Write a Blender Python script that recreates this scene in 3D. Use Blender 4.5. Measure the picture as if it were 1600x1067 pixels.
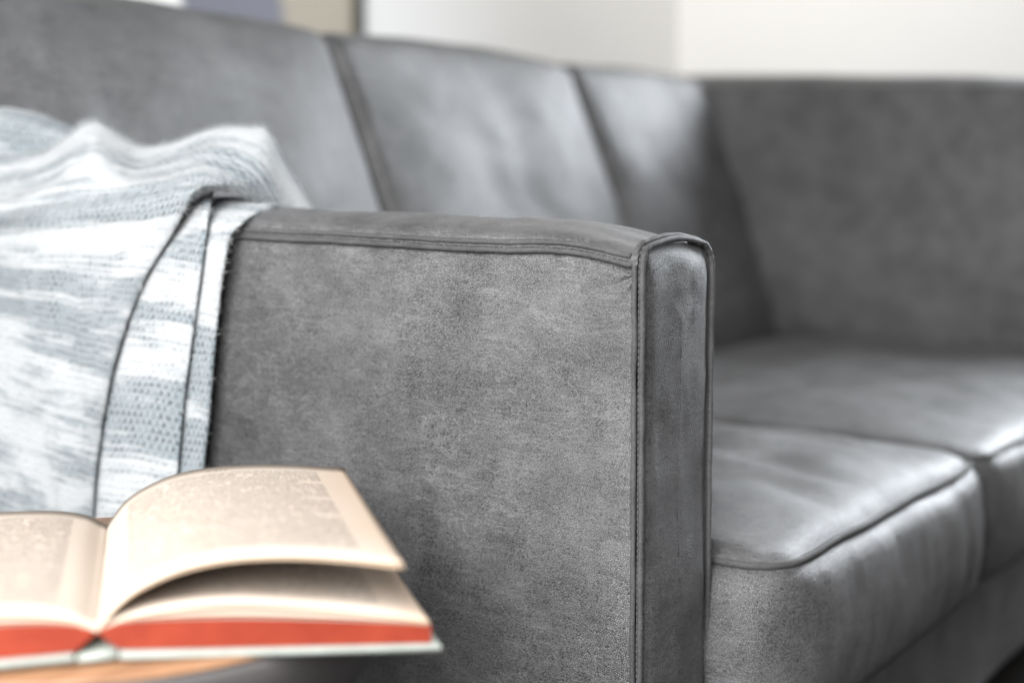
import bpy, bmesh, math, random
from mathutils import Vector, Matrix, noise
random.seed(7)
scene = bpy.context.scene
for o in list(bpy.data.objects): bpy.data.objects.remove(o)
C = scene.collection

# ------------------------------------------------------------------ camera
# world: X = along the sofa (away from the near arm), Y = towards the backrest, Z = up, floor z = 0
EYE = Vector((-0.791, -0.436, 0.665))
YAW = math.atan2(0.829, 0.559)           # angle of sofa axis in camera frame
PITCH = math.atan((533.5 - 290) / 2222)
F_PX = 2222.0
fwd_h = Vector((0.829, 0.559, 0)).normalized()
right = Vector((0.559, -0.829, 0)).normalized()
fwd = (fwd_h * math.cos(PITCH) + Vector((0, 0, -math.sin(PITCH)))).normalized()
up = right.cross(fwd).normalized()
cam_d = bpy.data.cameras.new('camera')
cam = bpy.data.objects.new('camera', cam_d); C.objects.link(cam)
cam.matrix_world = Matrix(((right.x, up.x, -fwd.x, EYE.x), (right.y, up.y, -fwd.y, EYE.y), (right.z, up.z, -fwd.z, EYE.z), (0, 0, 0, 1)))
cam_d.sensor_width = 36; cam_d.lens = 50; cam_d.clip_start = 0.02; cam_d.clip_end = 60
cam_d.dof.use_dof = True; cam_d.dof.focus_distance = 0.945; cam_d.dof.aperture_fstop = 2.8
scene.camera = cam

# ------------------------------------------------------------------ light
w = bpy.data.worlds.new('World'); scene.world = w; w.use_nodes = True
w.node_tree.nodes['Background'].inputs['Color'].default_value = (0.985, 0.99, 1.0, 1)
w.node_tree.nodes['Background'].inputs['Strength'].default_value = 0.25
def area(name, loc, target, sx, sy, power, col, spread=math.pi):
    d = bpy.data.lights.new(name, 'AREA'); d.shape = 'RECTANGLE'; d.size = sx; d.size_y = sy; d.energy = power; d.color = col
    o = bpy.data.objects.new(name, d); C.objects.link(o); o.location = loc
    d.spread = spread
    o.rotation_euler = (Vector(target) - Vector(loc)).to_track_quat('-Z', 'Y').to_euler()
    return o
area('window_light_front', (3.0, -0.06, 1.50), (0.4, 0.10, 0.8), 1.0, 1.6, 34, (0.89, 0.94, 1.0), math.radians(105))
area('window_light_side', (-1.25, -0.24, 1.12), (0.0, 0.2, 0.48), 0.9, 0.9, 59, (0.985, 0.99, 1.0))
area('added_wall_fill', (1.95, 1.02, 2.35), (2.93, 1.05, 0.95), 0.8, 0.3, 5.2, (1.0, 0.96, 0.90), math.radians(130))  # unseen fill lamp, added to brighten the right wall
vs = scene.view_settings
vs.view_transform = 'Standard'; vs.look = 'None'; vs.exposure = 0.42; vs.gamma = 1; vs.use_curve_mapping = False
scene.cycles.max_bounces = 6
scene.cycles.use_denoising = True

# ------------------------------------------------------------------ helpers
def ray(px, py):
    return (fwd + right * ((px - 800) / F_PX) - up * ((py - 533.5) / F_PX)).normalized()
def hitX(px, py, X):
    d = ray(px, py); return EYE + d * ((X - EYE.x) / d.x)
def hitY(px, py, Y):
    d = ray(px, py); return EYE + d * ((Y - EYE.y) / d.y)
def hitZ(px, py, Z):
    d = ray(px, py); return EYE + d * ((Z - EYE.z) / d.z)

def root(name, loc, label, cat, group=None, rotz=0):
    o = bpy.data.objects.new(name, None); C.objects.link(o); o.location = loc; o.rotation_euler = (0, 0, rotz)
    o.empty_display_size = 0.05
    o['label'] = label; o['category'] = cat
    if group: o['group'] = group
    return o
def mesh_obj(name, verts, faces, mat, parent=None, world=True, uvs=None, smooth=True, mats=None, midx=None):
    """verts in world space when world=True and the parent is an unrotated Empty"""
    off = parent_origin(parent) if (parent is not None and world) else Vector((0, 0, 0))
    me = bpy.data.meshes.new(name)
    me.from_pydata([(v[0] - off.x, v[1] - off.y, v[2] - off.z) for v in verts], [], faces)
    for m in (mats or [mat]): me.materials.append(m)
    if midx: me.polygons.foreach_set('material_index', midx)
    if smooth: me.polygons.foreach_set('use_smooth', [True] * len(me.polygons))
    if uvs is not None:
        ul = me.uv_layers.new(name='UVMap')
        for lp in me.loops: ul.data[lp.index].uv = uvs[lp.vertex_index]
    me.update()
    o = bpy.data.objects.new(name, me); C.objects.link(o)
    if parent is not None: o.parent = parent
    return o
def parent_origin(p):
    v = Vector((0, 0, 0))
    while p is not None: v += p.location; p = p.parent
    return v
def grid(fn, us, vs_, flip=False):
    V = [fn(u, v) for v in vs_ for u in us]; n = len(us); F = []
    for j in range(len(vs_) - 1):
        for i in range(n - 1):
            q = (j * n + i, j * n + i + 1, (j + 1) * n + i + 1, (j + 1) * n + i)
            F.append(q[::-1] if flip else q)
    return V, F
def lin(a, b, n): return [a + (b - a) * i / (n - 1) for i in range(n)]
def tube(path, r, seg=8, closed=False, squash=None):
    """round tube along world points; squash=(axis vector, factor)"""
    V, F = [], []; n = len(path); P = [Vector(p) for p in path]
    ref = None
    for i in range(n):
        t = (P[(i + 1) % n] - P[i - 1]) if closed else (P[min(i + 1, n - 1)] - P[max(i - 1, 0)])
        t.normalize()
        if ref is None:
            ref = Vector((0, 0, 1)) if abs(t.z) < 0.8 else Vector((1, 0, 0))
        a = (ref - t * ref.dot(t)).normalized(); b = t.cross(a); ref = a
        rr = r(i / max(1, n - 1)) if callable(r) else r
        for k in range(seg):
            th = 2 * math.pi * k / seg
            d = (a * math.cos(th) + b * math.sin(th)) * rr
            if squash: d -= squash[0] * d.dot(squash[0]) * (1 - squash[1])
            V.append(P[i] + d)
    m = n if closed else n - 1
    for i in range(m):
        for k in range(seg):
            F.append((i * seg + k, i * seg + (k + 1) % seg, ((i + 1) % n) * seg + (k + 1) % seg, ((i + 1) % n) * seg + k))
    if not closed:
        F.append(tuple(range(seg))[::-1]); F.append(tuple((n - 1) * seg + k for k in range(seg)))
    return V, F
def join(parts):
    V, F = [], []
    for v, f in parts:
        o = len(V); V += list(v); F += [tuple(i + o for i in q) for q in f]
    return V, F
def box(x0, x1, y0, y1, z0, z1):
    V = [(x, y, z) for z in (z0, z1) for y in (y0, y1) for x in (x0, x1)]
    return V, [(0, 2, 3, 1), (4, 5, 7, 6), (0, 1, 5, 4), (2, 6, 7, 3), (0, 4, 6, 2), (1, 3, 7, 5)]
def sstep(a, b, x):
    t = min(1, max(0, (x - a) / (b - a))); return t * t * (3 - 2 * t)
def n3(x, y, z, s=1.0): return noise.noise(Vector((x * s, y * s, z * s)))
def fbm(x, y, z, s=1.0, o=4):
    return noise.fractal(Vector((x * s, y * s, z * s)), 1.0, 2.0, o)
def cr(p0, p1, p2, p3, t):
    return 0.5 * ((2 * p1) + (p2 - p0) * t + (2 * p0 - 5 * p1 + 4 * p2 - p3) * t * t + (3 * p1 - p0 - 3 * p2 + p3) * t * t * t)
def spline(P, n):
    P = [Vector(p) for p in P]; m = len(P) - 1; out = []
    for i in range(n):
        x = i / (n - 1) * m; k = min(int(x), m - 1); t = x - k
        p0 = P[k - 1] if k > 0 else P[0] * 2 - P[1]
        p3 = P[k + 2] if k + 2 <= m else P[m] * 2 - P[m - 1]
        out.append(cr(p0, P[k], P[k + 1], p3, t))
    return out
def interp(tab, x):
    if x <= tab[0][0]: return tab[0][1]
    for (a, b), (c, d) in zip(tab, tab[1:]):
        if x <= c: return b + (d - b) * (x - a) / (c - a)
    return tab[-1][1]

# ------------------------------------------------------------------ materials
class NT:
    def __init__(s, name):
        s.m = bpy.data.materials.new(name); s.m.use_nodes = True; s.t = s.m.node_tree
        s.b = s.t.nodes['Principled BSDF']
    def n(s, typ, **kw):
        nd = s.t.nodes.new(typ)
        for k, v in kw.items():
            if k.startswith('i_'):
                key = k[2:]; key = int(key) if key.isdigit() else key.replace('_', ' ')
                nd.inputs[key].default_value = v
            else: setattr(nd, k, v)
        return nd
    def l(s, a, b): s.t.links.new(a, b)
    def math(s, op, a, b=None, c=None, clamp=False):
        nd = s.t.nodes.new('ShaderNodeMath'); nd.operation = op; nd.use_clamp = clamp
        for i, v in enumerate((a, b, c)):
            if v is None: continue
            if isinstance(v, (int, float)): nd.inputs[i].default_value = v
            else: s.l(v, nd.inputs[i])
        return nd.outputs[0]
    def ramp(s, fac, stops):
        nd = s.t.nodes.new('ShaderNodeValToRGB'); cr_ = nd.color_ramp
        while len(cr_.elements) > len(stops): cr_.elements.remove(cr_.elements[-1])
        while len(cr_.elements) < len(stops): cr_.elements.new(0.5)
        for e, (p, c) in zip(cr_.elements, stops):
            e.position = p; e.color = (c, c, c, 1) if isinstance(c, (int, float)) else (*c, 1)
        s.l(fac, nd.inputs[0]); return nd.outputs[0]
    def mix(s, fac, a, b, typ='MIX'):
        nd = s.t.nodes.new('ShaderNodeMix'); nd.data_type = 'RGBA'; nd.blend_type = typ
        for i, v in ((0, fac), (6, a), (7, b)):
            if isinstance(v, (int, float)): nd.inputs[i].default_value = v
            elif isinstance(v, tuple): nd.inputs[i].default_value = (*v, 1)
            else: s.l(v, nd.inputs[i])
        return nd.outputs[2]
    def set(s, **kw):
        for k, v in kw.items(): s.b.inputs[k.replace('_', ' ')].default_value = v
    def noise(s, vec, scale, detail=4, rough=0.55, dist=0):
        nd = s.n('ShaderNodeTexNoise', i_Scale=scale, i_Detail=detail, i_Roughness=rough, i_Distortion=dist)
        s.l(vec, nd.inputs['Vector']); return nd.outputs['Fac']
    def bump(s, h, strength, dist, prev=None):
        nd = s.n('ShaderNodeBump', i_Strength=strength, i_Distance=dist); s.l(h, nd.inputs['Height'])
        if prev is not None: s.l(prev, nd.inputs['Normal'])
        return nd.outputs[0]

def leather_mat(name, lo, hi, grain=1.0, rough=0.47, spec=0.50):
    t = NT(name); pos = t.n('ShaderNodeTexCoord').outputs['Object']
    big = t.noise(pos, 5.5, 5, 0.6, 0.6)
    mid = t.noise(pos, 26, 7, 0.68, 0.4)
    st = t.n('ShaderNodeMapping'); st.inputs['Scale'].default_value = (60, 60, 420); t.l(pos, st.inputs[0])
    streak = t.noise(st.outputs[0], 1.0, 3, 0.6, 0.8)
    fine = t.noise(pos, 620, 3, 0.7)
    vor = t.n('ShaderNodeTexVoronoi', i_Scale=820.0, feature='DISTANCE_TO_EDGE'); t.l(pos, vor.inputs['Vector'])
    crack = t.ramp(vor.outputs['Distance'], [(0.0, 0.0), (0.22, 1.0)])
    def scratch(rot, sc, w):
        m_ = t.n('ShaderNodeMapping'); m_.inputs['Rotation'].default_value = rot; m_.inputs['Scale'].default_value = sc; t.l(pos, m_.inputs[0])
        return t.ramp(t.math('ABSOLUTE', t.math('SUBTRACT', t.noise(m_.outputs[0], 1.0, 3, 0.6, 1.2), 0.5)), [(0.0, 1.0), (w, 0.0)])
    scr = t.math('MAXIMUM', scratch((0.3, 0.1, 0.4), (14, 14, 130), 0.022), scratch((1.1, 0.7, 0.2), (120, 16, 30), 0.018))
    scr = t.math('MULTIPLY', scr, t.ramp(t.noise(pos, 11, 3), [(0.38, 0.0), (0.58, 1.0)]))
    cloud = t.ramp(t.noise(pos, 4.6, 8, 0.62, 0.9), [(0.33, 0.0), (0.68, 1.0)])
    a = t.math('MULTIPLY_ADD', cloud, 0.24, 0.34)
    a = t.math('MULTIPLY_ADD', t.math('SUBTRACT', mid, 0.5), 0.60, a)
    a = t.math('MULTIPLY_ADD', t.math('SUBTRACT', streak, 0.5), 0.30, a)
    a = t.math('MULTIPLY_ADD', scr, 0.20, a)
    a = t.math('MULTIPLY_ADD', t.math('SUBTRACT', fine, 0.5), 0.62 * grain, a)
    a = t.math('MULTIPLY_ADD', t.math('SUBTRACT', crack, 0.75), 0.34 * grain, a, clamp=True)
    col = t.ramp(a, [(0.12, lo), (0.52, tuple(0.5 * (x + y) for x, y in zip(lo, hi))), (0.92, hi)])
    t.l(col, t.b.inputs['Base Color'])
    worn = t.ramp(t.noise(pos, 9, 6, 0.65, 0.5), [(0.40, 0.0), (0.62, 1.0)])
    r = t.math('MULTIPLY_ADD', worn, -0.17, rough + 0.03); r = t.math('MULTIPLY_ADD', fine, 0.12, t.math('SUBTRACT', r, 0.06)); t.l(r, t.b.inputs['Roughness'])
    t.set(Specular_IOR_Level=spec, Sheen_Weight=0.04, Sheen_Roughness=0.45)
    h = t.math('ADD', t.math('MULTIPLY', crack, 0.6), t.math('MULTIPLY', fine, 0.7))
    nb = t.bump(mid, 0.22, 0.004)
    nb = t.bump(h, 0.5 * grain, 0.0006, nb)
    t.l(nb, t.b.inputs['Normal'])
    return t.m
LEATHER = leather_mat('grey_leather', (0.015, 0.0147, 0.0146), (0.152, 0.150, 0.152))
WELT = leather_mat('grey_leather_welt', (0.026, 0.025, 0.025), (0.10, 0.098, 0.098), 0.8, 0.68, 0.28)

def plain(name, col, rough=0.6, spec=0.4, var=0.12, scale=30, bump=0.0, bscale=300, metal=0.0):
    t = NT(name); pos = t.n('ShaderNodeTexCoord').outputs['Object']
    n = t.noise(pos, scale, 5, 0.6)
    lo = tuple(c * (1 - var) for c in col); hi = tuple(min(1, c * (1 + var)) for c in col)
    t.l(t.ramp(n, [(0.3, lo), (0.7, hi)]), t.b.inputs['Base Color'])
    t.set(Roughness=rough, Specular_IOR_Level=spec, Metallic=metal)
    if bump: t.l(t.bump(t.noise(pos, bscale, 4), bump, 0.001), t.b.inputs['Normal'])
    return t.m
WALL = plain('wall_paint', (0.88, 0.872, 0.855), 0.85, 0.2, 0.015, 3, 0.15, 250)
FLOOR = plain('dark_floor_boards', (0.025, 0.021, 0.019), 0.7, 0.15, 0.3, 8)
THREAD = plain('grey_thread', (0.085, 0.084, 0.085), 0.7, 0.3)
DARKWOOD = plain('dark_wood', (0.03, 0.022, 0.017), 0.5)
GREYBODY = plain('grey_painted_metal', (0.075, 0.07, 0.068), 0.5, 0.4, 0.2, 18, 0.2, 200)
COVER = plain('pale_green_cloth', (0.28, 0.30, 0.27), 0.75, 0.3, 0.10, 60, 0.4, 1500)
RED = None

def wood_mat():
    t = NT('oak_wood'); pos = t.n('ShaderNodeTexCoord').outputs['Object']
    mp = t.n('ShaderNodeMapping'); mp.inputs['Scale'].default_value = (6, 60, 20); t.l(pos, mp.inputs[0])
    g = t.noise(mp.outputs[0], 1.0, 6, 0.62, 0.6)
    t.l(t.ramp(g, [(0.25, (0.13, 0.062, 0.032)), (0.55, (0.26, 0.14, 0.075)), (0.8, (0.33, 0.19, 0.11))]), t.b.inputs['Base Color'])
    t.set(Roughness=0.42, Specular_IOR_Level=0.45); t.l(t.bump(g, 0.2, 0.001), t.b.inputs['Normal'])
    return t.m
OAK = wood_mat()

def edge_mat(name, lo, hi):
    """stained book edge: fine horizontal leaf lines"""
    t = NT(name); pos = t.n('ShaderNodeTexCoord').outputs['Object']
    mp = t.n('ShaderNodeMapping'); mp.inputs['Scale'].default_value = (9, 9, 5200); t.l(pos, mp.inputs[0])
    g = t.noise(mp.outputs[0], 1.0, 3, 0.6); s = t.noise(pos, 70, 4, 0.6)
    f = t.math('ADD', t.math('MULTIPLY', g, 0.6), t.math('MULTIPLY', s, 0.45), clamp=True)
    t.l(t.ramp(f, [(0.3, lo), (0.75, hi)]), t.b.inputs['Base Color'])
    t.set(Roughness=0.7, Specular_IOR_Level=0.25); t.l(t.bump(g, 0.35, 0.0004), t.b.inputs['Normal'])
    return t.m
RED = edge_mat('red_stained_edge', (0.14, 0.012, 0.005), (0.25, 0.036, 0.013))
CREAM = edge_mat('cream_paper_edge', (0.42, 0.275, 0.165), (0.55, 0.39, 0.25))

def paper_mat():
    """cream paper; UV in millimetres: x from the gutter, y from the page foot; printed text block"""
    t = NT('printed_paper'); uv = t.n('ShaderNodeTexCoord').outputs['UV']
    sp = t.n('ShaderNodeSeparateXYZ'); t.l(uv, sp.inputs[0]); x, y = sp.outputs[0], sp.outputs[1]
    ln = t.math('DIVIDE', y, 5.6); fr = t.math('FRACT', ln); row = t.math('FLOOR', ln)
    inl = t.math('MULTIPLY', t.math('GREATER_THAN', fr, 0.30), t.math('LESS_THAN', fr, 0.72))
    def rowvec(sx, sy):
        c = t.n('ShaderNodeCombineXYZ'); t.l(t.math('MULTIPLY', x, sx), c.inputs[0]); t.l(t.math('MULTIPLY', row, 7.31), c.inputs[1])
        t.l(t.math('MULTIPLY', fr, sy), c.inputs[2]); return c.outputs[0]
    word = t.math('GREATER_THAN', t.noise(rowvec(0.17, 0), 1.0, 1, 0.5), 0.34)
    gly = t.math('GREATER_THAN', t.noise(rowvec(1.1, 3.0), 1.0, 2, 0.6), 0.45)
    def within(v, a, b): return t.math('MULTIPLY', t.math('GREATER_THAN', v, a), t.math('LESS_THAN', v, b))
    body = t.math('MULTIPLY', within(x, 19, 127), within(y, 19, 188))
    ends = t.math('GREATER_THAN', t.math('ADD', t.noise(rowvec(0.0, 0), 1.0, 0, 0.5), 0), 0.36)
    endm = t.math('MAXIMUM', ends, t.math('LESS_THAN', x, 114))
    head = t.math('MULTIPLY', within(x, 66, 78), within(y, 192.7, 197.4))
    ink = t.math('MULTIPLY', t.math('MULTIPLY', inl, word), gly)
    ink = t.math('MULTIPLY', ink, t.math('MAXIMUM', t.math('MULTIPLY', body, endm), head))
    pos = t.n('ShaderNodeTexCoord').outputs['Object']
    ton = t.noise(pos, 14, 5, 0.6)
    pap = t.ramp(ton, [(0.3, (0.575, 0.495, 0.415)), (0.7, (0.62, 0.545, 0.465))])
    # age-toned margins (yellowed towards the trimmed edges)
    ex = t.ramp(t.math('DIVIDE', x, 150.0), [(0.80, 0.0), (0.99, 1.0)])
    pap = t.mix(t.math('MULTIPLY', ex, 0.55), pap, (0.51, 0.37, 0.25))
    col = t.mix(t.math('MULTIPLY', ink, 0.95), pap, (0.10, 0.095, 0.09))
    t.l(col, t.b.inputs['Base Color']); t.set(Roughness=0.75, Specular_IOR_Level=0.2)
    t.l(t.bump(t.noise(pos, 900, 3), 0.12, 0.0003), t.b.inputs['Normal'])
    tr = t.n('ShaderNodeBsdfTranslucent'); tr.inputs['Color'].default_value = (0.75, 0.50, 0.30, 1)
    ms = t.n('ShaderNodeMixShader'); ms.inputs[0].default_value = 0.26
    t.l(t.b.outputs[0], ms.inputs[1]); t.l(tr.outputs[0], ms.inputs[2]); t.l(ms.outputs[0], t.t.nodes['Material Output'].inputs['Surface'])
    return t.m
PAPER = paper_mat()

def throw_mat():
    """woven wool; UV in metres: x across, y along the throw"""
    t = NT('woven_wool'); uv = t.n('ShaderNodeTexCoord').outputs['UV']
    sp = t.n('ShaderNodeSeparateXYZ'); t.l(uv, sp.inputs[0])
    wob = t.math('MULTIPLY_ADD', t.noise(uv, 45, 3), 0.006, -0.003)
    x = t.math('ADD', sp.outputs[0], wob); y = t.math('ADD', sp.outputs[1], t.math('MULTIPLY_ADD', t.noise(uv, 31, 3), 0.008, -0.004))
    PX, PY = 0.0056, 0.0060
    fy = t.math('DIVIDE', y, PY); row = t.math('FLOOR', fy)
    fx = t.math('ADD', t.math('DIVIDE', x, PX), t.math('MULTIPLY', t.math('MODULO', row, 2.0), 0.5))
    cx = t.math('ABSOLUTE', t.math('SUBTRACT', t.math('FRACT', fx), 0.5)); cy = t.math('ABSOLUTE', t.math('SUBTRACT', t.math('FRACT', fy), 0.5))
    # over-thread (float) shape
    e = t.math('ADD', t.math('POWER', t.math('MULTIPLY', cx, 2.3), 2.0), t.math('POWER', t.math('MULTIPLY', cy, 2.9), 2.0))
    flo = t.math('SUBTRACT', 1.0, e, clamp=True)
    def stretched(sx, sy, det, off=0.0):
        mp = t.n('ShaderNodeMapping'); mp.inputs['Scale'].default_value = (sx, sy, 1); mp.inputs['Location'].default_value = (off, off * 1.7, 0)
        t.l(uv, mp.inputs[0]); return t.noise(mp.outputs[0], 1.0, det, 0.6, 0.2)
    band = stretched(2.2, 20, 2, 3.1)       # wide dyed bands running across
    blot = stretched(13, 34, 4, 0.7)       # space-dyed blotches
    rows = stretched(9, 190, 2, 5.0)        # single rows
    d = t.math('ADD', t.math('MULTIPLY', band, 1.6), t.math('ADD', t.math('MULTIPLY', blot, 0.85), t.math('MULTIPLY', rows, 0.6)))
    dye = t.math('MULTIPLY_ADD', d, 5.0, -7.05, clamp=True)
    fuzz = t.noise(uv, 420, 4, 0.7)
    white = t.ramp(fuzz, [(0.3, (0.345, 0.36, 0.367)), (0.7, (0.475, 0.49, 0.498))])
    blue = t.ramp(fuzz, [(0.3, (0.006, 0.022, 0.030)), (0.7, (0.028, 0.066, 0.085))])
    soft = t.mix(t.math('MULTIPLY', dye, 0.80), white, (0.075, 0.122, 0.145))
    cc = t.n('ShaderNodeCombineXYZ'); t.l(t.math('FLOOR', fx), cc.inputs[0]); t.l(row, cc.inputs[1])
    wn = t.n('ShaderNodeTexWhiteNoise', noise_dimensions='2D'); t.l(cc.outputs[0], wn.inputs['Vector']); rnd = wn.outputs['Value']
    ink = t.math('MULTIPLY', dye, t.ramp(flo, [(0.10, 0.0), (0.42, 1.0)]))
    ink = t.math('MULTIPLY', ink, t.math('MULTIPLY_ADD', rnd, 1.5, -0.1, clamp=True))
    stray = t.math('MULTIPLY', t.math('GREATER_THAN', rnd, 0.80), t.ramp(flo, [(0.3, 0.0), (0.6, 0.55)]))
    stray = t.math('MULTIPLY', stray, t.math('MULTIPLY_ADD', d, 3.0, -3.7, clamp=True))
    col = t.mix(t.math('MULTIPLY', t.math('MAXIMUM', ink, stray), 0.9), soft, blue)
    # shaded gaps between threads are geometry-like: bump
    t.l(col, t.b.inputs['Base Color'])
    t.set(Roughness=0.95, Specular_IOR_Level=0.1, Sheen_Weight=0.5, Sheen_Roughness=0.6)
    h = t.math('ADD', t.math('MULTIPLY', flo, t.math('MULTIPLY', t.math('MULTIPLY_ADD', rnd, 0.7, 0.3), t.math('MULTIPLY_ADD', dye, 0.55, 0.45))), t.math('MULTIPLY', fuzz, 1.2))
    t.l(t.bump(h, 1.0, 0.003), t.b.inputs['Normal'])
    return t.m
WOOL = throw_mat()
FIBRE = plain('wool_fibre', (0.46, 0.47, 0.475), 0.9, 0.1, 0.05)

# ------------------------------------------------------------------ setting
def struct(name, V, F, mat):
    o = mesh_obj(name, V, F, mat, None, smooth=False); o['kind'] = 'structure'; return o
WY, WX = 1.50, 2.93
struct('floor', *box(-3.5, WX - 0.002, -4, WY - 0.002, -0.1, 0.0), FLOOR)
struct('wall_back', *box(-3.5, WX + 0.15, WY, WY + 0.15, -0.1, 2.7), WALL)
struct('wall_right', *join([box(WX, WX + 0.15, 0.46, WY - 0.001, -0.1, 2.7), box(WX, WX + 0.15, -4, -0.60, -0.1, 2.7), box(WX, WX + 0.15, -0.599, 0.459, -0.1, 0.64), box(WX, WX + 0.15, -0.599, 0.459, 2.36, 2.7)]), WALL)   # window opening to the right of the sofa

# ------------------------------------------------------------------ sofa
S = root('sofa', (0.0, 0.0, 0.0), 'grey worn leather corner sofa with welted arm and leaning back cushions', 'sofa')
AW = 0.104                                   # arm width
def seam_z(Y):                               # top edge of the arm's outer panel
    z = 0.6195 + 0.020 * Y
    z += 0.0035 * math.sin(min(1, Y / 0.10) * math.pi) * 0.6
    z -= 0.0045 * math.exp(-(Y / 0.035) ** 2)
    z += 0.0012 * n3(Y, 3.3, 1.0, 14)
    return z
ARM_BACK, ARM_BOT = 0.86, 0.165
def side_x(Y, z):
    a = sstep(0.0, 0.10, Y) * sstep(0, 0.09, seam_z(Y) - z)
    x = -0.007 * a
    x += 0.0040 * math.exp(-max(0, Y - 0.004) / 0.006) + 0.0040 * math.exp(-max(0, seam_z(Y) - z) / 0.005)
    x += 0.0016 * fbm(Y, 0.3, z, 7, 3) * a
    # puckers radiating from the corner where the welts meet
    dy, dz = Y - 0.002, seam_z(0) - z - 0.006
    rr = math.hypot(dy, dz)
    th = math.atan2(dz, dy + 1e-6)
    x += -0.0032 * math.exp(-rr / 0.020) * (0.5 + 0.5 * math.sin(th * 8.0 + 1.2)) * min(1, rr / 0.006)
    # small puckers below the seam
    x += -0.0008 * math.exp(-(seam_z(Y) - z) / 0.010) * math.sin(Y * 160 + 3 * n3(Y, 0, 0, 30))
    return x
ys = [0.0045 + (ARM_BACK - 0.0045) * (i / 259) ** 1.5 for i in range(260)]
ts = [(j / 199) ** 1.5 for j in range(200)]
V, F = grid(lambda Y, t: (side_x(Y, seam_z(Y) - 0.0005 + (ARM_BOT - seam_z(Y)) * t), Y, seam_z(Y) - 0.0005 + (ARM_BOT - seam_z(Y)) * t), ys, ts)
arm_side = mesh_obj('arm_side_panel', V, F, LEATHER, S)
# top panel
def crown(Y): return 0.0110 + 0.0092 * sstep(-0.008, 0.125, Y)
def top_pt(t, Y):
    zs = seam_z(Y); a = math.pi * t
    X = AW / 2 - math.cos(a) * (AW / 2 + 0.001) 
    e = abs(math.sin(a)) ** (0.62 - 0.22 * math.exp(-Y / 0.03))
    z = zs + crown(Y) * e + 0.0012 * fbm(X, Y, 5.0, 16, 3) * math.sin(a)
    z += 0.0016 * math.exp(-Y / 0.03) * math.sin(X * 190) * math.sin(a)
    return (X, Y, z)
V, F = grid(top_pt, lin(0, 1, 60), [0.001 + (ARM_BACK - 0.001) * (i / 159) ** 1.4 for i in range(160)])
mesh_obj('arm_top_panel', V, F, LEATHER, S)
# front panel
FZ = 0.622
def front_outline(n=140):
    """(X, z) from bottom outer, up, over, and down the inner side"""
    pts = []
    r1, r2 = 0.011, 0.018; zt = FZ + 0.004; xo, xi = 0.0035, AW - 0.0025
    for i in range(50): pts.append((xo + 0.003 * (1 - i / 49), ARM_BOT + (zt - r1 - ARM_BOT) * i / 49))
    for i in range(1, 12):
        a = math.pi - math.pi / 2 * i / 12; pts.append((xo + r1 + r1 * math.cos(a), zt - r1 + r1 * math.sin(a)))
    for i in range(0, 16):
        u = i / 15; pts.append((xo + r1 + (xi - r2 - xo - r1) * u, zt + 0.0035 * math.sin(math.pi * u) + 0.002 * u * 0))
    for i in range(1, 14):
        a = math.pi / 2 - math.pi / 2 * i / 14; pts.append((xi - r2 + r2 * math.cos(a), zt - r2 + r2 * math.sin(a)))
    for i in range(50): pts.append((xi + 0.003 * i / 49, zt - r2 + (ARM_BOT - zt + r2) * i / 49))
    return pts
OUT = front_outline()
def inside_f(s):   # scale the outline towards its middle line
    return s
cx0 = AW / 2
NF = 26
V, F = [], []
N = len(OUT)
for k in range(NF):
    s = 1 - k / (NF - 1)                     # 1 = outline, 0 = middle line
    for (x, z) in OUT:
        X = cx0 + (x - cx0) * s
        zc = min(z, FZ - 0.045); Z = zc + (z - zc) * s
        d = (1 - s)
        Y = 0.003 - 0.0050 * (1 - (1 - min(1, d * 2.6)) ** 2.2) - 0.0015 * d
        Y += 0.0030 * fbm(X, 1.7, Z, 12, 4) * min(1, d * 2) - 0.0003 * math.sin(Z * 120 + 4 * n3(X, 0, Z, 20)) * math.exp(-d * 5)
        V.append((X, Y, Z))
for k in range(NF - 1):
    for i in range(N - 1):
        a = k * N + i; F.append((a, a + 1, a + 1 + N, a + N))
mesh_obj('arm_front_panel', V, F, LEATHER, S)
V, F = grid(lambda Y, z: (AW + 0.001 + 0.005 * sstep(0, .1, Y) * sstep(0, .08, seam_z(Y) - z) , Y, z), lin(0.004, ARM_BACK, 40), lin(ARM_BOT, 0.6185, 40))
mesh_obj('arm_inner_panel', V, F, LEATHER, S)
mesh_obj('arm_back_panel', *box(0.004, AW - 0.002, ARM_BACK - 0.02, ARM_BACK - 0.001, ARM_BOT, 0.63), LEATHER, S)
# welts
def off_outline(d):
    """outline pushed outwards by d"""
    out = []
    for i, (x, z) in enumerate(OUT):
        a, b = OUT[max(0, i - 2)], OUT[min(N - 1, i + 2)]
        t = Vector((b[0] - a[0], b[1] - a[1])).normalized(); out.append((x - t.y * d, z + t.x * d))
    return out
p1 = [(x, -0.0005 + 0.0006 * n3(x, 2, z, 40), z) for x, z in off_outline(0.0008)]
p1 = spline(p1[::2] + [p1[-1]], 420)
mesh_obj('front_welt', *tube(p1, lambda t: 0.0021 + 0.0005 * n3(t, 0, 0, 60), 8), WELT, S)
p2 = [(x, 0.0040 + 0.0005 * n3(1, 0, z, 45), z) for x, z in off_outline(0.0028)]
p2 = spline(p2[::2] + [p2[-1]], 420)
mesh_obj('front_welt', *tube(p2, lambda t: 0.0019 + 0.0005 * n3(t, 5, 0, 60), 8), WELT, S)
p3 = [(side_x(Y, seam_z(Y)) - 0.0045, Y, seam_z(Y) - 0.0002) for Y in lin(0.004, ARM_BACK, 260)]
p4 = [(0.0012 - 0.0022, Y, seam_z(Y) + 0.0052) for Y in lin(0.006, ARM_BACK, 260)]
mesh_obj('side_welt', *tube(p3, lambda t: 0.0021 + 0.0005 * n3(t, 9, 0, 90), 8), WELT, S)
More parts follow.
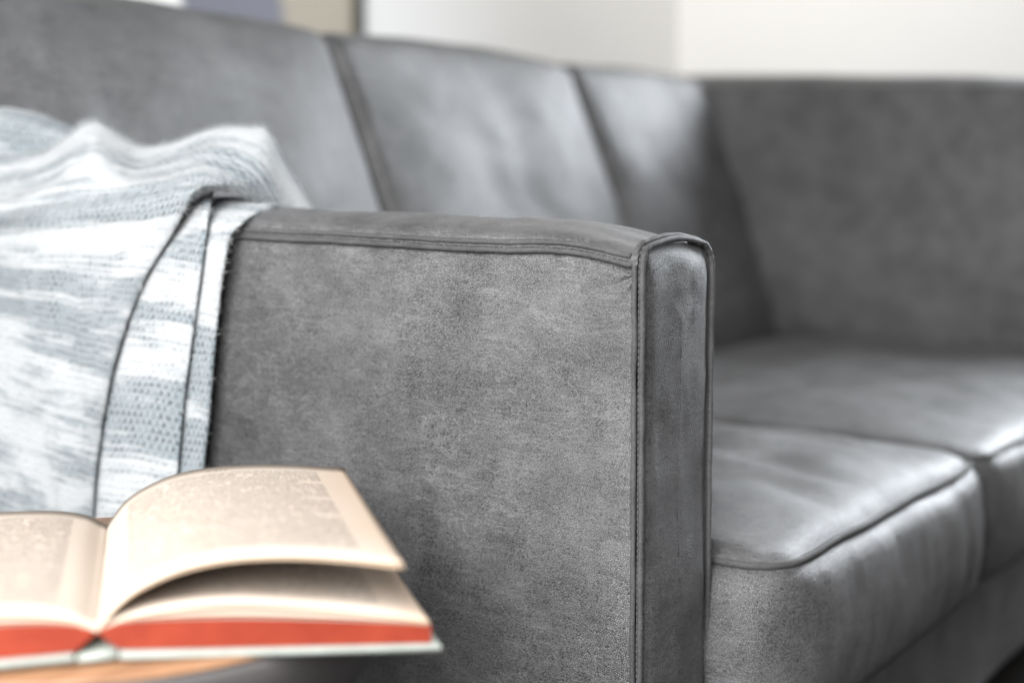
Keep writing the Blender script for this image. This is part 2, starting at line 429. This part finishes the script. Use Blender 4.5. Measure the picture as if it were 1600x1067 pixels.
mesh_obj('side_welt', *tube(p4, lambda t: 0.0019 + 0.0005 * n3(t, 13, 0, 90), 8), WELT, S)
def stitches(path, step, ln, r, off):
    """short thread stitches lying along a polyline, as one mesh"""
    P = [Vector(p) + Vector(off) for p in path]; parts = []; acc = 0; nxt = 0
    for a, b in zip(P, P[1:]):
        L = (b - a).length
        while nxt <= acc + L:
            p = a + (b - a) * ((nxt - acc) / L); d = (b - a).normalized() * (ln / 2)
            parts.append(tube([p - d, p - d * 0.4, p + d * 0.4, p + d], lambda t: r * (0.5 if t in (0, 1) else 1), 5)); nxt += step
        acc += L
    return join(parts)
mid = [((Vector(a) + Vector(b)) / 2) for a, b in zip(p3, p4)]
o = mesh_obj('stitching', *stitches(mid, 0.0042, 0.0030, 0.00034, (-0.0016, 0, 0)), THREAD, S); o['kind'] = 'stuff'
mid = [((Vector(a) + Vector(b)) / 2) for a, b in zip(p1, p2)]
o = mesh_obj('stitching', *stitches(mid[:330], 0.0042, 0.0030, 0.00034, (-0.0011, -0.0011, 0)), THREAD, S); o['kind'] = 'stuff'

# cushions
def cushion_mesh(x0, x1, y0, y1, z0, z1, r, n, deform, plan=0.0):
    """rounded box; n = divisions per axis; deform(p, q) with q in [-1,1]^3"""
    c = Vector(((x0 + x1) / 2, (y0 + y1) / 2, (z0 + z1) / 2)); h = Vector(((x1 - x0) / 2, (y1 - y0) / 2, (z1 - z0) / 2))
    V, F, idx = [], [], {}
    def par(m, hh):
        k = 6; e = (r if not plan or hh < 0.1 else plan) / hh                       # denser rows inside the rounded rim
        inner = lin(-1 + e, 1 - e, m)
        rim = [(-1 + e * i / k) for i in range(k)]
        return rim + inner + [-v for v in rim[::-1]]
    ax = [par(n[i], h[i]) for i in range(3)]
    def vert(q):
        key = tuple(round(v, 6) for v in q)
        if key in idx: return idx[key]
        p = Vector((q[0] * h.x, q[1] * h.y, q[2] * h.z))
        if plan:
            din = min(h.x - abs(p.x), h.y - abs(p.y)); dz = h.z - abs(p.z)
            if din < r and dz < r:
                a_, b_ = (r - din) / r, (r - dz) / r; k_ = max(a_, b_) / math.hypot(a_, b_)
                din = r - a_ * k_ * r; dz = r - b_ * k_ * r
                p.z = math.copysign(h.z - dz, p.z)
                p.x = max(-(h.x - din), min(h.x - din, p.x)); p.y = max(-(h.y - din), min(h.y - din, p.y))
            a_, b_ = (plan - h.x + abs(p.x)) / plan, (plan - h.y + abs(p.y)) / plan
            if a_ > 0 and b_ > 0:
                k_ = max(a_, b_) / math.hypot(a_, b_)
                p.x = math.copysign(h.x - plan + a_ * k_ * plan, p.x); p.y = math.copysign(h.y - plan + b_ * k_ * plan, p.y)
            p = deform(p + c, Vector(q)); idx[key] = len(V); V.append(p); return idx[key]
        inn = Vector([max(-(h[i] - r), min(h[i] - r, p[i])) for i in range(3)])
        d = p - inn
        if d.length > 1e-9: p = inn + d.normalized() * r * min(1.0, max(abs(v) for v in d) / r)
        p = deform(p + c, Vector(q)); idx[key] = len(V); V.append(p); return idx[key]
    for a in range(3):
        b, d = (a + 1) % 3, (a + 2) % 3
        for s in (-1, 1):
            for i in range(len(ax[b]) - 1):
                for j in range(len(ax[d]) - 1):
                    qs = []
                    for (u, v) in ((i, j), (i + 1, j), (i + 1, j + 1), (i, j + 1)):
                        q = [0, 0, 0]; q[a] = s; q[b] = ax[b][u]; q[d] = ax[d][v]; qs.append(vert(q))
                    F.append(tuple(qs if s > 0 else qs[::-1]))
    return V, F
def seat_deform(seed, x0, x1, y0, y1):
    def f(p, q):
        ux, uy, uz = q
        top = max(0, uz); fr = max(0, -uy)
        cr_ = (1 - ux ** 4) * (1 - min(1, abs(uy)) ** 4)
        p = p.copy()
        p.z += 0.026 * cr_ * top
        p.z += 0.009 * fbm(p.x + seed, p.y, 0, 6, 3) * top * cr_
        p.z += 0.0020 * math.sin(p.x * 62 + 5 * n3(p.x, p.y, seed, 7)) * top * sstep(0.3, -0.7, uy) * cr_
        # bowed-out front face with soft vertical tension creases
        p.y -= 0.017 * fr * (1 - uz ** 2) * (1 - ux ** 4) 
        p.y -= 0.0040 * fbm(p.x * 2.4 + seed, 0, p.z * 0.5, 9, 3) * fr * (1 - uz ** 4)
        p.x += 0.010 * ux * (1 - uz ** 2) * abs(ux) ** 3
        p.z += 0.007 * n3(p.x + seed, 0, 0, 7) * fr * top
        return p
    return f
def seat(seed, x0, x1, y0, y1, z0, z1, r, n):
    df = seat_deform(seed, x0, x1, y0, y1)
    ob = mesh_obj('seat_cushion', *cushion_mesh(x0, x1, y0, y1, z0, z1, r, n, df, 0.044), LEATHER, S)
    c = Vector(((x0 + x1) / 2, (y0 + y1) / 2, (z0 + z1) / 2)); h = Vector(((x1 - x0) / 2, (y1 - y0) / 2, (z1 - z0) / 2))
    for zz, sgn, rad in ((z1, 1, 0.0030), (z0, -1, 0.0028)):
        pts = []; k = r * 0.30; rc = 0.044 - k
        X0, X1, Y0, Y1 = x0 + k, x1 - k, y0 + k, y1 - k
        for (cx, cy, a0) in ((X0 + rc, Y0 + rc, math.pi), (X1 - rc, Y0 + rc, 1.5 * math.pi), (X1 - rc, Y1 - rc, 0), (X0 + rc, Y1 - rc, 0.5 * math.pi)):
            for i in range(9):
                a = a0 + math.pi / 2 * i / 8; pts.append(Vector((cx + rc * math.cos(a), cy + rc * math.sin(a), zz - sgn * k)))
        path = []
        for a, b in zip(pts, pts[1:] + pts[:1]):
            m = max(1, int((b - a).length / 0.006))
            for i in range(m): path.append(a + (b - a) * i / m)
        path = [df(p, Vector(((p.x - c.x) / h.x, (p.y - c.y) / h.y, (p.z - c.z) / h.z))) for p in path]
        mesh_obj('piping', *tube(path, rad, 8, True), WELT, ob)
    return ob
seat(1.0, AW + 0.008, 0.603, -0.056, 0.56, 0.262, 0.404, 0.026, (60, 44, 16))
seat(9.0, 0.610, 1.52, -0.056, 0.56, 0.262, 0.403, 0.026, (70, 44, 16))

LEAN = 0.40
def back_deform(seed, zref):
    def f(p, q):
        ux, uy, uz = q; p = p.copy(); fr = max(0, -uy)
        b = (1 - abs(ux) ** 4.0) * (1 - uz ** 4)
        p.y -= 0.030 * fr * b
        p.y -= 0.016 * fbm(p.x + seed, 0, p.z, 4.5, 3) * fr * b
        p.z += 0.010 * (1 - ux ** 2) * max(0, uz) + 0.004 * n3(p.x + seed, 0, 0, 7) * max(0, uz)
        p.y += (p.z - zref) * LEAN
        return p
    return f
for i, (a, b) in enumerate(((0.012, 0.540), (0.546, 1.098), (1.104, 1.60))):
    mesh_obj('back_cushion', *cushion_mesh(a, b, 0.550, 0.70, 0.385, 0.851, 0.021, (34, 10, 34), back_deform(3.0 + 5 * i, 0.40)), LEATHER, S)
def side_back_deform(p, q):
    ux, uy, uz = q; p = p.copy(); fr = max(0, -ux); b = (1 - uy ** 4) * (1 - uz ** 4)
    p.x -= 0.022 * fr * b + 0.010 * fbm(0, p.y + 21, p.z, 4.5, 3) * fr * b
    p.z += (0.004 * (1 - uy ** 2) + 0.003 * n3(p.y, 4, 0, 6) + 0.05 * (p.y - 0.50)) * max(0, uz)
    p.x += (p.z - 0.40) * 0.10
    return p
mesh_obj('back_cushion', *cushion_mesh(1.485, 1.66, -0.05, 0.86, 0.385, 0.850, 0.035, (10, 40, 30), side_back_deform), LEATHER, S)
mesh_obj('back_frame', *box(0.0, 1.80, 0.885, 0.945, ARM_BOT, 0.80), LEATHER, S)
mesh_obj('side_frame', *box(1.735, 1.80, -0.03, 0.88, ARM_BOT, 0.80), LEATHER, S)
bx = cushion_mesh(AW + 0.012, 1.73, -0.022, 0.87, 0.115, 0.260, 0.012, (60, 20, 8), lambda p, q: p + Vector((0, -0.003 * fbm(p.x, 0, p.z, 8, 3) * max(0, -q.y), 0)))
mesh_obj('seat_base', *bx, LEATHER, S)
for (lx, ly) in ((0.05, 0.06), (0.05, 0.80), (0.90, 0.16), (1.68, 0.05), (1.68, 0.80)):
    V, F = tube([(lx, ly, 0.0), (lx, ly, 0.02), (lx, ly, 0.117)], lambda t: 0.016 + 0.008 * t, 14)
    mesh_obj('leg', V, F, DARKWOOD, S)

# ------------------------------------------------------------------ side table
KS = 1.09
TZ = 0.665 - 0.2045 * KS
TR = 0.152 * KS
_a, _b = hitZ(-10, 1068, TZ), hitZ(315, 1040, TZ)          # two points of the near rim
_m = (_a + _b) / 2; _d = (_b - _a); _n = Vector((-_d.y, _d.x, 0)).normalized()
if _n.dot(fwd) < 0: _n = -_n
tc = _m + _n * math.sqrt(TR ** 2 - (_d.length / 2) ** 2)
T = root('side_table', (tc.x, tc.y, 0), 'round side table with brown wooden top on rounded dark grey body', 'side table')
def lathe(prof, seg=64):
    V, F = [], []
    for (r, z) in prof:
        for k in range(seg):
            a = 2 * math.pi * k / seg; V.append((r * math.cos(a), r * math.sin(a), z))
    for j in range(len(prof) - 1):
        for k in range(seg): F.append((j * seg + k, j * seg + (k + 1) % seg, (j + 1) * seg + (k + 1) % seg, (j + 1) * seg + k))
    F.append(tuple(range(seg))[::-1]); F.append(tuple((len(prof) - 1) * seg + k for k in range(seg)))
    return V, F
mesh_obj('table_top', *lathe([(TR - 0.003, TZ - 0.0035), (TR - 0.001, TZ - 0.003), (TR, TZ - 0.002), (TR - 0.0005, TZ - 0.0008), (TR - 0.002, TZ), (0.01, TZ)]), OAK, T, world=False)
prof = [(0.13, 0.0), (0.132, 0.006), (0.128, 0.012), (0.03, 0.022), (0.022, 0.05), (0.022, 0.28), (0.030, 0.325), (0.07 * KS, TZ - 0.092), (0.115 * KS, TZ - 0.070), (0.134 * KS, TZ - 0.050), (0.146 * KS, TZ - 0.032), (0.151 * KS, TZ - 0.016), (0.1525 * KS, TZ - 0.008), (0.152 * KS, TZ - 0.004)]
mesh_obj('table_body', *lathe(prof), GREYBODY, T, world=False)

# ------------------------------------------------------------------ book
bo = hitZ(152, 1034, TZ + 0.003)
ANG = math.atan2(right.y, right.x) + math.radians(14.5)
B = root('book', (bo.x, bo.y, TZ + 0.0035), 'open hardback book with red stained page edges lying on the wooden table', 'book', rotz=ANG)
B.scale = (KS, KS, KS)
BL, BWD = 0.205, 0.150
TILT_R, TILT_L = -0.058, -0.010
def board(x0, x1, tilt, name):
    V, F = [], []
    seg = 10; prof = []
    th = 0.0032
    prof = [(x0, th / 2)]
    for i in range(seg + 1):
        a = math.pi / 2 * 3 - math.pi * i / seg
    pts = []
    for i in range(seg + 1): a = math.pi * 0.5 + math.pi * i / seg; pts.append((x0 + th / 2 + th / 2 * math.cos(a), th / 2 + th / 2 * math.sin(a)))
    for i in range(seg + 1): a = -math.pi * 0.5 + math.pi * i / seg; pts.append((x1 - th / 2 + th / 2 * math.cos(a), th / 2 + th / 2 * math.sin(a)))
    n = len(pts); ysl = [0.0, 0.0008, 0.0022, BL - 0.0022, BL - 0.0008, BL]
    for y in ysl:
        k = {0.0: 0.55, BL: 0.55, 0.0008: 0.85, BL - 0.0008: 0.85}.get(y, 1.0)
        for (x, z) in pts: V.append((x, y, (z - th / 2) * k + th / 2 + abs(x) * tilt))
    for j in range(len(ysl) - 1):
        for i in range(n): F.append((j * n + i, j * n + (i + 1) % n, (j + 1) * n + (i + 1) % n, (j + 1) * n + i))
    F.append(tuple(range(n))[::-1]); F.append(tuple((len(ysl) - 1) * n + i for i in range(n)))
    return mesh_obj(name, V, F, COVER, B, world=False)
board(0.009, BWD, TILT_R, 'cover_board')
board(-BWD, -0.009, TILT_L, 'cover_board')
V, F = box(-0.0082, 0.0082, 0.001, BL - 0.001, 0.0, 0.0014)
mesh_obj('spine', V, F, COVER, B, world=False)
TH = 0.0034
M = 3.5 / 1000
def block(sx, top, bot, name, fore):
    """page block: top/bot are (x, z) profiles from the gutter outwards"""
    n = 40; tp = spline([(x, 0, z) for x, z in top], n); bt = spline([(x, 0, z) for x, z in bot], n)
    V, F, MI = [], [], []; ysn = [0.0035, BL - 0.0035]
    for y in ysn:
        for p in tp: V.append((sx * p.x, y, p.z + p.x * (TILT_R if sx > 0 else TILT_L)))
        for p in bt: V.append((sx * p.x, y, p.z + p.x * (TILT_R if sx > 0 else TILT_L)))
    uv = []
    for y in ysn:
        for p in tp: uv.append((p.x * 1000, y * 1000))
        for p in bt: uv.append((p.x * 1000, y * 1000))
    def q(a, b, c, d, m): F.append((a, b, c, d) if sx > 0 else (d, c, b, a)); MI.append(m)
    W2 = 2 * n
    for i in range(n - 1):
        q(i, i + 1, W2 + i + 1, W2 + i, 0)                        # top page
        q(n + i, W2 + n + i, W2 + n + i + 1, n + i + 1, 1)        # underside
        q(i, n + i, n + i + 1, i + 1, 2)                          # foot edge (red)
        q(W2 + i, W2 + i + 1, W2 + n + i + 1, W2 + n + i, 1)      # head edge
    q(n - 1, n + n - 1, W2 + n + n - 1, W2 + n - 1, 1)            # fore edge
    q(0, W2, W2 + n, n, 1)
    return mesh_obj(name, V, F, None, B, world=False, uvs=uv, mats=[PAPER, CREAM, RED], midx=MI, smooth=False)
PB_R = block(1, [(0.0000, 0.0116), (0.003, 0.0132), (0.012, 0.0158), (0.030, 0.0166), (0.060, 0.0165), (0.100, 0.0148), (0.130, 0.0128), (0.1455, 0.0114)],
             [(0.0070, 0.0055), (0.009, 0.0044), (0.014, TH + 0.0003), (0.030, TH + 0.0001), (0.060, TH), (0.100, TH), (0.130, TH), (0.1455, TH)], 'page_block', 1)
PB_L = block(-1, [(0.0000, 0.0116), (0.003, 0.0132), (0.012, 0.0160), (0.030, 0.0178), (0.060, 0.0182), (0.100, 0.0168), (0.130, 0.0140), (0.1455, 0.0120)],
             [(0.0070, 0.0055), (0.009, 0.0044), (0.014, TH + 0.0003), (0.030, TH + 0.0001), (0.060, TH), (0.100, TH), (0.130, TH), (0.1455, TH)], 'page_block', 1)
def leaf(sx, prof, prof_back, name='page', thick=0.00035, y0=0.0035, y1=BL - 0.0035, mats=None):
    """a sheet whose cross-section goes from prof (foot) to prof_back (head)"""
    nx, ny = 60, 14
    A = spline([(x, 0, z) for x, z in prof], nx); Bk = spline([(x, 0, z) for x, z in prof_back], nx)
    V, uv = [], []
    for side in (0, 1):
        for j in range(ny):
            t = j / (ny - 1); y = y0 + (y1 - y0) * t; arc = 0; prev = None
            for i in range(nx):
                p = A[i] * (1 - t) + Bk[i] * t
                if prev is not None: arc += (p - prev).length
                prev = p
                V.append((sx * p.x, y, p.z - side * thick + p.x * (TILT_R if sx > 0 else TILT_L))); uv.append((arc * 1000, (y - 0.0035) / (BL - 0.007) * 205))
    F, MI = [], []; K = nx * ny
    def q(a, b, c, d, m): F.append((a, b, c, d) if sx > 0 else (d, c, b, a)); MI.append(m)
    for j in range(ny - 1):
        for i in range(nx - 1):
            a = j * nx + i; q(a, a + 1, a + 1 + nx, a + nx, 0); q(K + a, K + a + nx, K + a + nx + 1, K + a + 1, 0)
    for i in range(nx - 1):
        q(i, K + i, K + i + 1, i + 1, 1); a = (ny - 1) * nx + i; q(a, a + 1, K + a + 1, K + a, 1)
    for j in range(ny - 1):
        a = j * nx + nx - 1; q(a, K + a, K + a + nx, a + nx, 1)
    return mesh_obj(name, V, F, None, B, world=False, uvs=uv, mats=[PAPER, CREAM], midx=MI)
RP = [(0.0002, 0.0120), (0.003, 0.0165), (0.010, 0.0245), (0.020, 0.0318), (0.036, 0.0390), (0.056, 0.0432), (0.080, 0.0445), (0.105, 0.0432), (0.1335, 0.0400)]
RPB = [(0.0002, 0.0120), (0.003, 0.0165), (0.010, 0.0255), (0.020, 0.0330), (0.036, 0.0405), (0.056, 0.0450), (0.080, 0.0470), (0.105, 0.0470), (0.1335, 0.0455)]
for k in range(3):
    d = 0.00070 * k
    leaf(1, [(x + d * 0.25, z - d * min(1, x / 0.03) - d * 0.5 * max(0, x - 0.06) / 0.08) for x, z in RP], [(x + d * 0.2, z - d * min(1, x / 0.03)) for x, z in RPB])
for dz, bulge in ((0.0006, 0.0012), (0.0012, 0.0046)):
    pr = [(0.0002, 0.0120), (0.003, 0.0136), (0.012, 0.0162 + dz), (0.030, 0.0170 + dz + bulge * 0.6), (0.060, 0.0169 + dz + bulge), (0.100, 0.0152 + dz + bulge * 0.7), (0.130, 0.0132 + dz + bulge * 0.3), (0.1450, 0.0118 + dz)]
    leaf(1, pr, pr)
for dz, bulge in ((0.0006, 0.0010), (0.0014, 0.0034)):
    pr = [(0.0001, 0.0120), (0.003, 0.0136), (0.012, 0.0162 + dz + bulge * 0.3), (0.030, 0.0180 + dz + bulge * 0.8), (0.060, 0.0184 + dz + bulge), (0.100, 0.0170 + dz + bulge * 0.8), (0.130, 0.0142 + dz + bulge * 0.4), (0.1450, 0.0122 + dz)]
    leaf(-1, pr, pr)

# ------------------------------------------------------------------ throw
def patch(rows, nu, nv, wr=0.0, seed=0.0):
    """rows of (px, py, X) turned into points on planes of constant X"""
    G = [spline([hitX(*c) for c in r], nu) for r in rows]
    cols = [spline([G[j][i] for j in range(len(G))], nv) for i in range(nu)]
    P = [[cols[i][j] for i in range(nu)] for j in range(nv)]
    if wr:
        for j in range(nv):
            for i in range(nu):
                p = P[j][i]
                k = min(1, (nu - 1 - i) / (nu * 0.10))
                P[j][i] = p + Vector((-wr * k * (fbm(p.x * 1.2 + seed, p.y * 2.2, p.z * 0.9, 9, 3)), 0, wr * 0.5 * k * n3(p.x + seed, p.y, p.z, 14)))
    V = [P[j][i] for j in range(nv) for i in range(nu)]
    mj = nv // 2; v = [0.0] * nv
    ic = int(nu * 0.6)
    for j in range(1, nv): v[j] = v[j - 1] + (P[j][ic] - P[j - 1][ic]).length
    uv = []
    ulen = [0.0] * nu
    for i in range(1, nu): ulen[i] = ulen[i - 1] + sum((P[j][i] - P[j][i - 1]).length for j in range(0, nv, 8)) / len(range(0, nv, 8))
    for j in range(nv):
        for i in range(nu): uv.append((ulen[i] + seed * 0.37, v[j] + seed * 0.21))
    F = []
    for j in range(nv - 1):
        for i in range(nu - 1):
            a = j * nu + i; F.append((a, a + nu, a + nu + 1, a + 1))
    return V, F, uv
def row(left, mids, edge, X_edge):
    pass
# upper layer: rows from the inner side of the arm, over the hump, down the outer side
crest = [(-220, 258), (-90, 252), (20, 243), (75, 236), (112, 211), (146, 191), (180, 214), (215, 231), (262, 226), (310, 208), (350, 199), (392, 202), (418, 209), (450, 268), (488, 327)]
CX = [(-220, -.012), (0, .0), (75, .014), (146, .030), (215, .046), (310, .066), (418, .082), (488, .102)]
crest = [(x, y, interp(CX, x)) for x, y in crest]
def resample(pts, n=15):
    return [tuple(p) for p in spline(pts, n)]
rows = []
rows.append([(x + 10, y + 95 if i < 13 else y + 30, X + .085) for i, (x, y, X) in enumerate(crest)])
rows.append([(x + 4, y + 30 if i < 13 else y + 8, X + .055) for i, (x, y, X) in enumerate(crest)])
rows.append(crest)
rows.append([(-220, 285, -.03), (-90, 280, -.024), (10, 276, -.018), (70, 262, -.010), (110, 238, -.002), (146, 222, .004), (180, 240, .010), (212, 253, .016), (255, 248, .026), (300, 235, .035), (340, 229, .038), (380, 238, .042), (410, 258, .05), (432, 295, .062), (455, 330, .075)])
rows.append([(-220, 310, -.034), (-90, 306, -.03), (0, 303, -.026), (60, 292, -.022), (105, 272, -.018), (145, 260, -.014), (180, 268, -.008), (210, 275, -.002), (245, 272, 0), (285, 262, .002), (320, 258, .004), (355, 266, .008), (382, 283, .016), (400, 304, .028), (412, 322, .04)])
rows.append(resample([(-220, 332, -.036), (-90, 328, -.034), (0, 322, -.032), (100, 305, -.028), (180, 300, -.022), (250, 288, -.02), (300, 280, -.018), (335, 284, -.012), (352, 294, -.004), (358, 300, .008)]))
rows.append(resample([(-220, 352, -.036), (-90, 347, -.036), (0, 340, -.035), (100, 330, -.032), (180, 324, -.034), (250, 310, -.034), (292, 302, -.032), (312, 299, -.026), (318, 303, -.012)]))
def lower(ye, xe, yl, yll, X, roll=9):
    return resample([(-220, yll, X + .004), (-100, (yll + yl) / 2, X + .002), (0, yl, X), (xe * 0.45, yl + (ye - yl) * 0.45, X - .002), (xe * 0.75, yl + (ye - yl) * 0.76, X - .003), (xe - 12, ye - 4, X - .003), (xe, ye, X + .001), (xe - roll, ye + 1, X + .010)])
for a in ((345, 281, 362, 372, -.032), (400, 246, 392, 392, -.034), (460, 216, 434, 415, -.035), (540, 190, 498, 462, -.036), (640, 166, 592, 548, -.036), (740, 153, 690, 640, -.036), (830, 143, 786, 736, -.037), (920, 136, 880, 832, -.037), (1010, 130, 975, 930, -.037), (1120, 124, 1090, 1050, -.040)):
    rows.append(lower(*a))
up_patch = patch(rows, 260, 330, 0.0042, 0.0)
L1 = [(290, 322), (300, 316), (345, 281), (400, 246), (460, 216), (540, 190), (640, 166), (740, 153), (830, 143), (920, 136), (1010, 130), (1120, 124)]
L2 = [(290, 336), (300, 334), (345, 325), (400, 317), (480, 306), (560, 296), (640, 286), (750, 276), (850, 268), (950, 262), (1120, 252)]
L3 = [(322, 412), (345, 386), (372, 361), (400, 354), (450, 346), (560, 335), (650, 328), (740, 319), (850, 312), (950, 306), (1120, 296)]
rb = [[(300, 296, .035), (310, 293, .034), (320, 291, .034), (328, 291, .034), (334, 292, .034), (330, 294, .04)]]
for y, X in ((300, .012), (318, -.008), (345, -.018), (400, -.028), (480, -.030), (560, -.031), (640, -.0315), (750, -.032), (850, -.032), (950, -.032), (1120, -.031)):
    a, b = interp(L1, y), interp(L2, y)
    dy = 0.10 * (b - a)
    rb.append([(a - 34, y - dy, X + .012), (a - 10, y - dy * .6, X + .002), ((a + b) / 2, y, X - .002), (b - 12, y + dy * .7, X - .003), (b, y + dy, X + .001), (b - 7, y + dy, X + .011)])
b_patch = patch(rb, 70, 300, 0.0012, 2.0)
rc = [[(322, 310, .050), (345, 308, .050), (372, 308, .050), (402, 311, .052), (430, 316, .054), (434, 322, .052)]]
rc.append([(318, 322, .014), (338, 320, .016), (362, 318, .020), (388, 319, .024), (412, 324, .028), (416, 330, .028)])
for y, X in ((345, -.006), (372, -.015), (400, -.021), (450, -.0235), (560, -.0255), (650, -.026), (740, -.026), (850, -.026), (950, -.026), (1120, -.026)):
    a, b = interp(L2, y), interp(L3, y); dy = 0.08 * (b - a) if y > 380 else 0
    rc.append([(a - 24, y - dy, X + .006), (a - 6, y - dy, X), ((a + b) / 2, y, X - .001), (b - 7, y + dy, X - .001), (b, y + dy, X + .003), (b - 2, y + dy, X + .015 if y > 380 else X + .005)])
c_patch = patch(rc, 60, 280, 0.0008, 4.0)
# back fold lying on the arm behind the hump
RX = [(-220, .006), (0, .022), (165, .052)]
rd = []
for dx, ys_ in ((.030, (150, 155, 170, 178, 197, 224, 262)), (.014, (143, 150, 164, 176, 192, 216, 255)), (-.006, (172, 178, 188, 198, 213, 236, 266)), (-.012, (252, 252, 254, 256, 264, 277, 292))):
    rd.append([(x, y, interp(RX, x) + dx) for x, y in zip((-220, -100, 0, 55, 100, 138, 164), ys_)])
d_patch = patch(rd, 90, 60, 0.003, 6.0)
th_loc = hitX(200, 640, 0.0)
TB = root('throw_blanket', (0.03, 0.45, 0.62), 'white and blue grey woven wool throw draped over the sofa arm', 'throw')
Vt, Ft, UVt = [], [], []
for (v, f, uv) in (up_patch, b_patch, c_patch, d_patch):
    o = len(Vt); Vt += v; Ft += [tuple(i + o for i in q) for q in f]; UVt += uv
cloth = mesh_obj('woven_cloth', Vt, Ft, WOOL, TB, uvs=UVt)
# loose surface fibres
fv, ff = [], []
NU, NV = 260, 330
crest_faces = [f for f in range((NU - 1) * (NV - 1)) if 0.06 < (f // (NU - 1)) / NV < 0.19]
edge_faces = [f for f in range((NU - 1) * (NV - 1)) if (f % (NU - 1)) > NU * 0.90]
for k in range(34000):
    if k < 18000: q = Ft[random.randrange(len(Ft))]
    elif k < 29000: q = Ft[random.choice(crest_faces)]
    else: q = Ft[random.choice(edge_faces)]
    a, b, c, d = (Vt[i] for i in q)
    n = (b - a).cross(d - a)
    if n.length < 1e-12: continue
    n.normalize()
    if n.x > 0.4: n = -n
    s, t = random.random(), random.random()
    p = a * (1 - s) * (1 - t) + b * s * (1 - t) + c * s * t + d * (1 - s) * t
    tg = Vector((random.gauss(0, 1), random.gauss(0, 1), random.gauss(0, 1))); tg = (tg - n * tg.dot(n)).normalized()
    L = random.uniform(0.003, 0.008) * (1.5 if 18000 <= k < 29000 else 1); wd = tg.cross(n).normalized() * random.uniform(0.00004, 0.00008)
    m = p + tg * L * 0.5 + n * L * random.uniform(0.15, 0.45); e = p + tg * L + n * L * random.uniform(0.0, 0.6)
    i0 = len(fv); fv += [p - wd, p + wd, m + wd * 0.8, m - wd * 0.8, e]
    ff += [(i0, i0 + 1, i0 + 2, i0 + 3), (i0 + 3, i0 + 2, i0 + 4)]
fz = mesh_obj('fibre', fv, ff, FIBRE, TB); fz['kind'] = 'stuff'

# ------------------------------------------------------------------ framed picture on the back wall
pr = hitY(568, 30, WY - 0.02)
x1 = pr.x; x0 = hitY(-120, 0, WY - 0.02).x; z0, z1 = hitY(560, 70, WY - 0.02).z - 0.12, 1.95
PW = x1 - x0; F1, F2 = ((hitY(p, 12, WY - 0.02).x - x0) / PW for p in (285, 445))
PIC = root('framed_picture', ((x0 + x1) / 2, WY - 0.003, z0), 'framed picture with blue grey and beige shapes on the white wall', 'picture')
def art_mat():
    t = NT('printed_art'); pos = t.n('ShaderNodeTexCoord').outputs['Object']
    sp = t.n('ShaderNodeSeparateXYZ'); t.l(pos, sp.inputs[0]); x = sp.outputs[0]
    wob = t.math('MULTIPLY_ADD', t.noise(pos, 9, 3), 0.04, -0.02)
    xx = t.math('ADD', x, wob)
    xx = t.math('ADD', xx, t.math('MULTIPLY', t.math('SUBTRACT', sp.outputs[2], 0.16), 0.20))
    f = t.math('MULTIPLY_ADD', xx, 1 / PW, 0.5, clamp=True)
    col = t.ramp(f, [(0.0, (0.80, 0.80, 0.79)), (F1 - 0.01, (0.80, 0.78, 0.76)), (F1 + 0.01, (0.095, 0.095, 0.13)), (F2 - 0.01, (0.10, 0.10, 0.14)), (F2 + 0.01, (0.33, 0.285, 0.205)), (1.0, (0.36, 0.31, 0.23))])
    t.l(col, t.b.inputs['Base Color']); t.set(Roughness=0.5); return t.m
FRAME = plain('dark_frame', (0.06, 0.062, 0.06), 0.5)
mesh_obj('print', *box(x0 + 0.016, x1 - 0.016, WY - 0.012, WY - 0.004, z0 + 0.016, z1 - 0.016), art_mat(), PIC, smooth=False)
for nm, b in (('frame_rail', (x0, x1, WY - 0.026, WY - 0.003, z0, z0 + 0.015)), ('frame_rail', (x0, x1, WY - 0.026, WY - 0.003, z1 - 0.015, z1)),
              ('frame_rail', (x0, x0 + 0.015, WY - 0.0255, WY - 0.0035, z0 + 0.0155, z1 - 0.0155)), ('frame_rail', (x1 - 0.015, x1, WY - 0.0255, WY - 0.0035, z0 + 0.0155, z1 - 0.0155))):
    mesh_obj(nm, *box(*b), FRAME, PIC, smooth=False)
